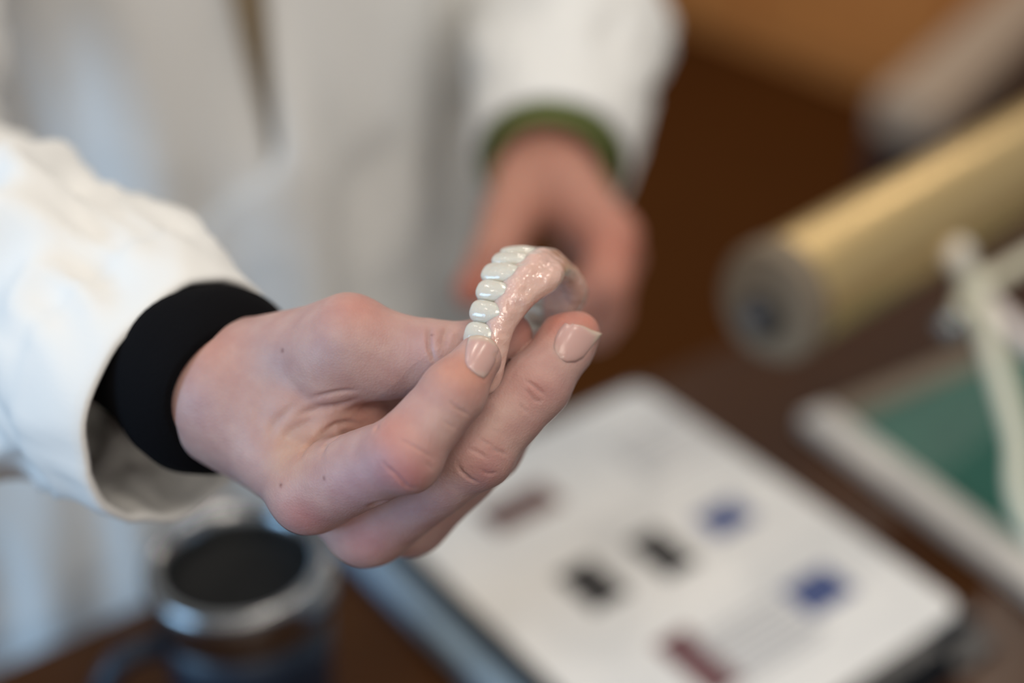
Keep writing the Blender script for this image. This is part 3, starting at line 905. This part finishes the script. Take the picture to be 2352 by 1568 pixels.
lathe('lid', tb, UP, (1, 0, 0), [(.0338, .110), (.0336, .118), (.031, .1165), (.0255, .111), (.012, .1102), (.004, .1102), (.0, .1102)], m_lid, tumbler)
hs = np.array([-.78, -.45, 0.0]); hs /= np.linalg.norm(hs)
tube('handle', catmull([tb + hs * .038 + UP * .095, tb + hs * .058 + UP * .097, tb + hs * .071 + UP * .08, tb + hs * .070 + UP * .05, tb + hs * .056 + UP * .03, tb + hs * .036 + UP * .028], 8), .0058, m_navy, tumbler, 16)

# green board in a pale frame
g0 = on_plane(1838, 958, .010); gL = on_plane(2352, 1345, .010); gT = on_plane(2352, 792, .010)
ga = gL - g0; ga /= np.linalg.norm(ga); gb = np.array([-ga[1], ga[0], 0.0])
if gb @ (gT - g0) < 0: gb = -gb
GA, GB = .255, .42
gc = g0 + ga * GA / 2 + gb * GB / 2
board = empty('framed_board', (gc[0], gc[1], 0), 'green board in a pale frame lying on the desk beside the binder', 'board')
m_gb = mat('green_board', (.020, .120, .085), rough=.45, noise_amt=.15, noise_scale=8)
m_fr = mat('pale_frame', (.66, .62, .57), rough=.5, noise_amt=.05)
m_fr2 = mat('taupe_frame', (.22, .165, .11), rough=.5, noise_amt=.1)
box('panel', gc * np.array([1, 1, 0]) + UP * .005, (ga, gb, UP), (GA / 2 - .008, GB / 2 - .008, .004), m_gb, board)
box('frame_bar', g0 * np.array([1, 1, 0]) + ga * GA / 2 + gb * .012 + UP * .006, (ga, gb, UP), (GA / 2, .012, .006), m_fr, board, .0015)
box('frame_bar', g0 * np.array([1, 1, 0]) + ga * GA / 2 + gb * (GB - .012) + UP * .006, (ga, gb, UP), (GA / 2, .012, .006), m_fr, board, .0015)
box('frame_bar', g0 * np.array([1, 1, 0]) + ga * .009 + gb * GB / 2 + UP * .0055, (ga, gb, UP), (.009, GB / 2 - .024, .0055), m_fr2, board, .0015)
box('frame_bar', g0 * np.array([1, 1, 0]) + ga * (GA - .009) + gb * GB / 2 + UP * .0055, (ga, gb, UP), (.009, GB / 2 - .024, .0055), m_fr2, board, .0015)

# tube lamp on an articulated stand
la = cam_to_world(P(1768, 702, 735)); lb = cam_to_world(P(2352, 350, 872)); ldir = lb - la; ldir[2] = 0; ldir /= np.linalg.norm(ldir)
lamp = empty('tube_lamp', (.335, .49, .0), 'champagne metal tube lamp on a thin stand at the right', 'lamp')
m_champ = mat('champagne_metal', (.60, .43, .20), rough=.38, metal=.7)
m_cap = mat('grey_end_cap', (.19, .15, .105), rough=.6, spec=.25)
m_dark = mat('recess_black', (.006, .006, .007), rough=.6)
m_rod = mat('beige_rod', (.62, .60, .47), rough=.4)
t, ax_u, ax_s = frame_of(ldir, UP)           # t along the tube, ax_u up, ax_s sideways
def d_profile(r):                            # rounded top, flattened open underside
    out = []
    for q in np.linspace(0, 2 * np.pi, 56, endpoint=False):
        c_, s_ = math.cos(q), math.sin(q)
        k = 1.0 if c_ > 0 else 1.0 - .10 * (-c_)
        out.append((c_ * k * r, s_ * r * .90))
    return out
def prof_rings(c, sizes):
    rings = []
    for h, r in sizes:
        rings.append(np.array([c + t * h + ax_u * x + ax_s * y for x, y in d_profile(r)]))
    return rings
loft('lamp_tube', prof_rings(la, [(.004, .0325), (.006, .0330), (.52, .0330), (.522, .0325)]), m_champ, lamp, True, True)
cap = loft('end_cap', prof_rings(la, [(-.004, .029), (-.0035, .0325), (0, .0345), (.010, .0345), (.0105, .033)]), m_cap, lamp, True, True)
lathe('recess_shade_disc', la - t * .0045 - ax_u * .004, -t, UP, [(.0, 0), (.0125, 0), (.0125, .0012), (.0, .0012)], m_dark, cap, 28)  # raised black disc; the shade of a hole is put into its colour
lathe('knob', la - t * .0057 - ax_u * .002, -t, UP, [(.006, 0), (.0085, .002), (.0088, .005), (.0075, .009), (.004, .0115), (.0, .012)], mat('knob_grey', (.045, .045, .05), rough=.35), cap, 28)
loft('end_cap', prof_rings(la + t * .516, [(0, .033), (.0005, .0345), (.010, .0345), (.013, .029)]), m_cap, lamp, True, True)
J = cam_to_world(P(2240, 664, 800))
tube('stand_rod', catmull([J, cam_to_world(P(2292, 850, 786)), cam_to_world(P(2336, 1010, 770)), cam_to_world(P(2362, 1190, 752)), np.array([.312, .515, .04]), np.array([.335, .49, .02])], 10), .0062, m_rod, lamp, 20)
tube('upper_rod', [J, cam_to_world(P(2420, 560, 850)), la + t * .42 - ax_u * .034], .0052, m_rod, lamp, 18)
tube('side_rod', [J, cam_to_world(P(2352, 775, 790)), cam_to_world(P(2460, 880, 780))], .0055, mat('pinkish_rod', (.66, .58, .54), rough=.4), lamp, 18)
m_kn = mat('pale_knob', (.72, .68, .60), rough=.25)
def knob(px, py, d, r, m_):
    c = cam_to_world(P(px, py, d)); ax_ = J - c; tube('joint_arm', [J, c], .0055, m_rod, lamp, 14)
    lathe('joint_knob', c, -ax_, UP, [(.3 * r, -.004), (r, -.003), (1.05 * r, .003), (.9 * r, .007), (.5 * r, .009), (0, .0095)], m_, lamp, 24)
knob(2200, 590, 790, .0085, m_kn)
knob(2190, 738, 792, .0085, mat('steel_knob', (.30, .32, .32), rough=.2, metal=.8))
lathe('joint', J - UP * .010, UP, (1, 0, 0), [(.006, -.002), (.010, 0), (.0105, .018), (.006, .021)], m_rod, lamp, 24)
lathe('base', (.335, .49, .0), UP, (1, 0, 0), [(.050, 0), (.052, .003), (.052, .011), (.048, .014), (.012, .016), (.010, .026), (.0, .026)], m_rod, lamp, 48)
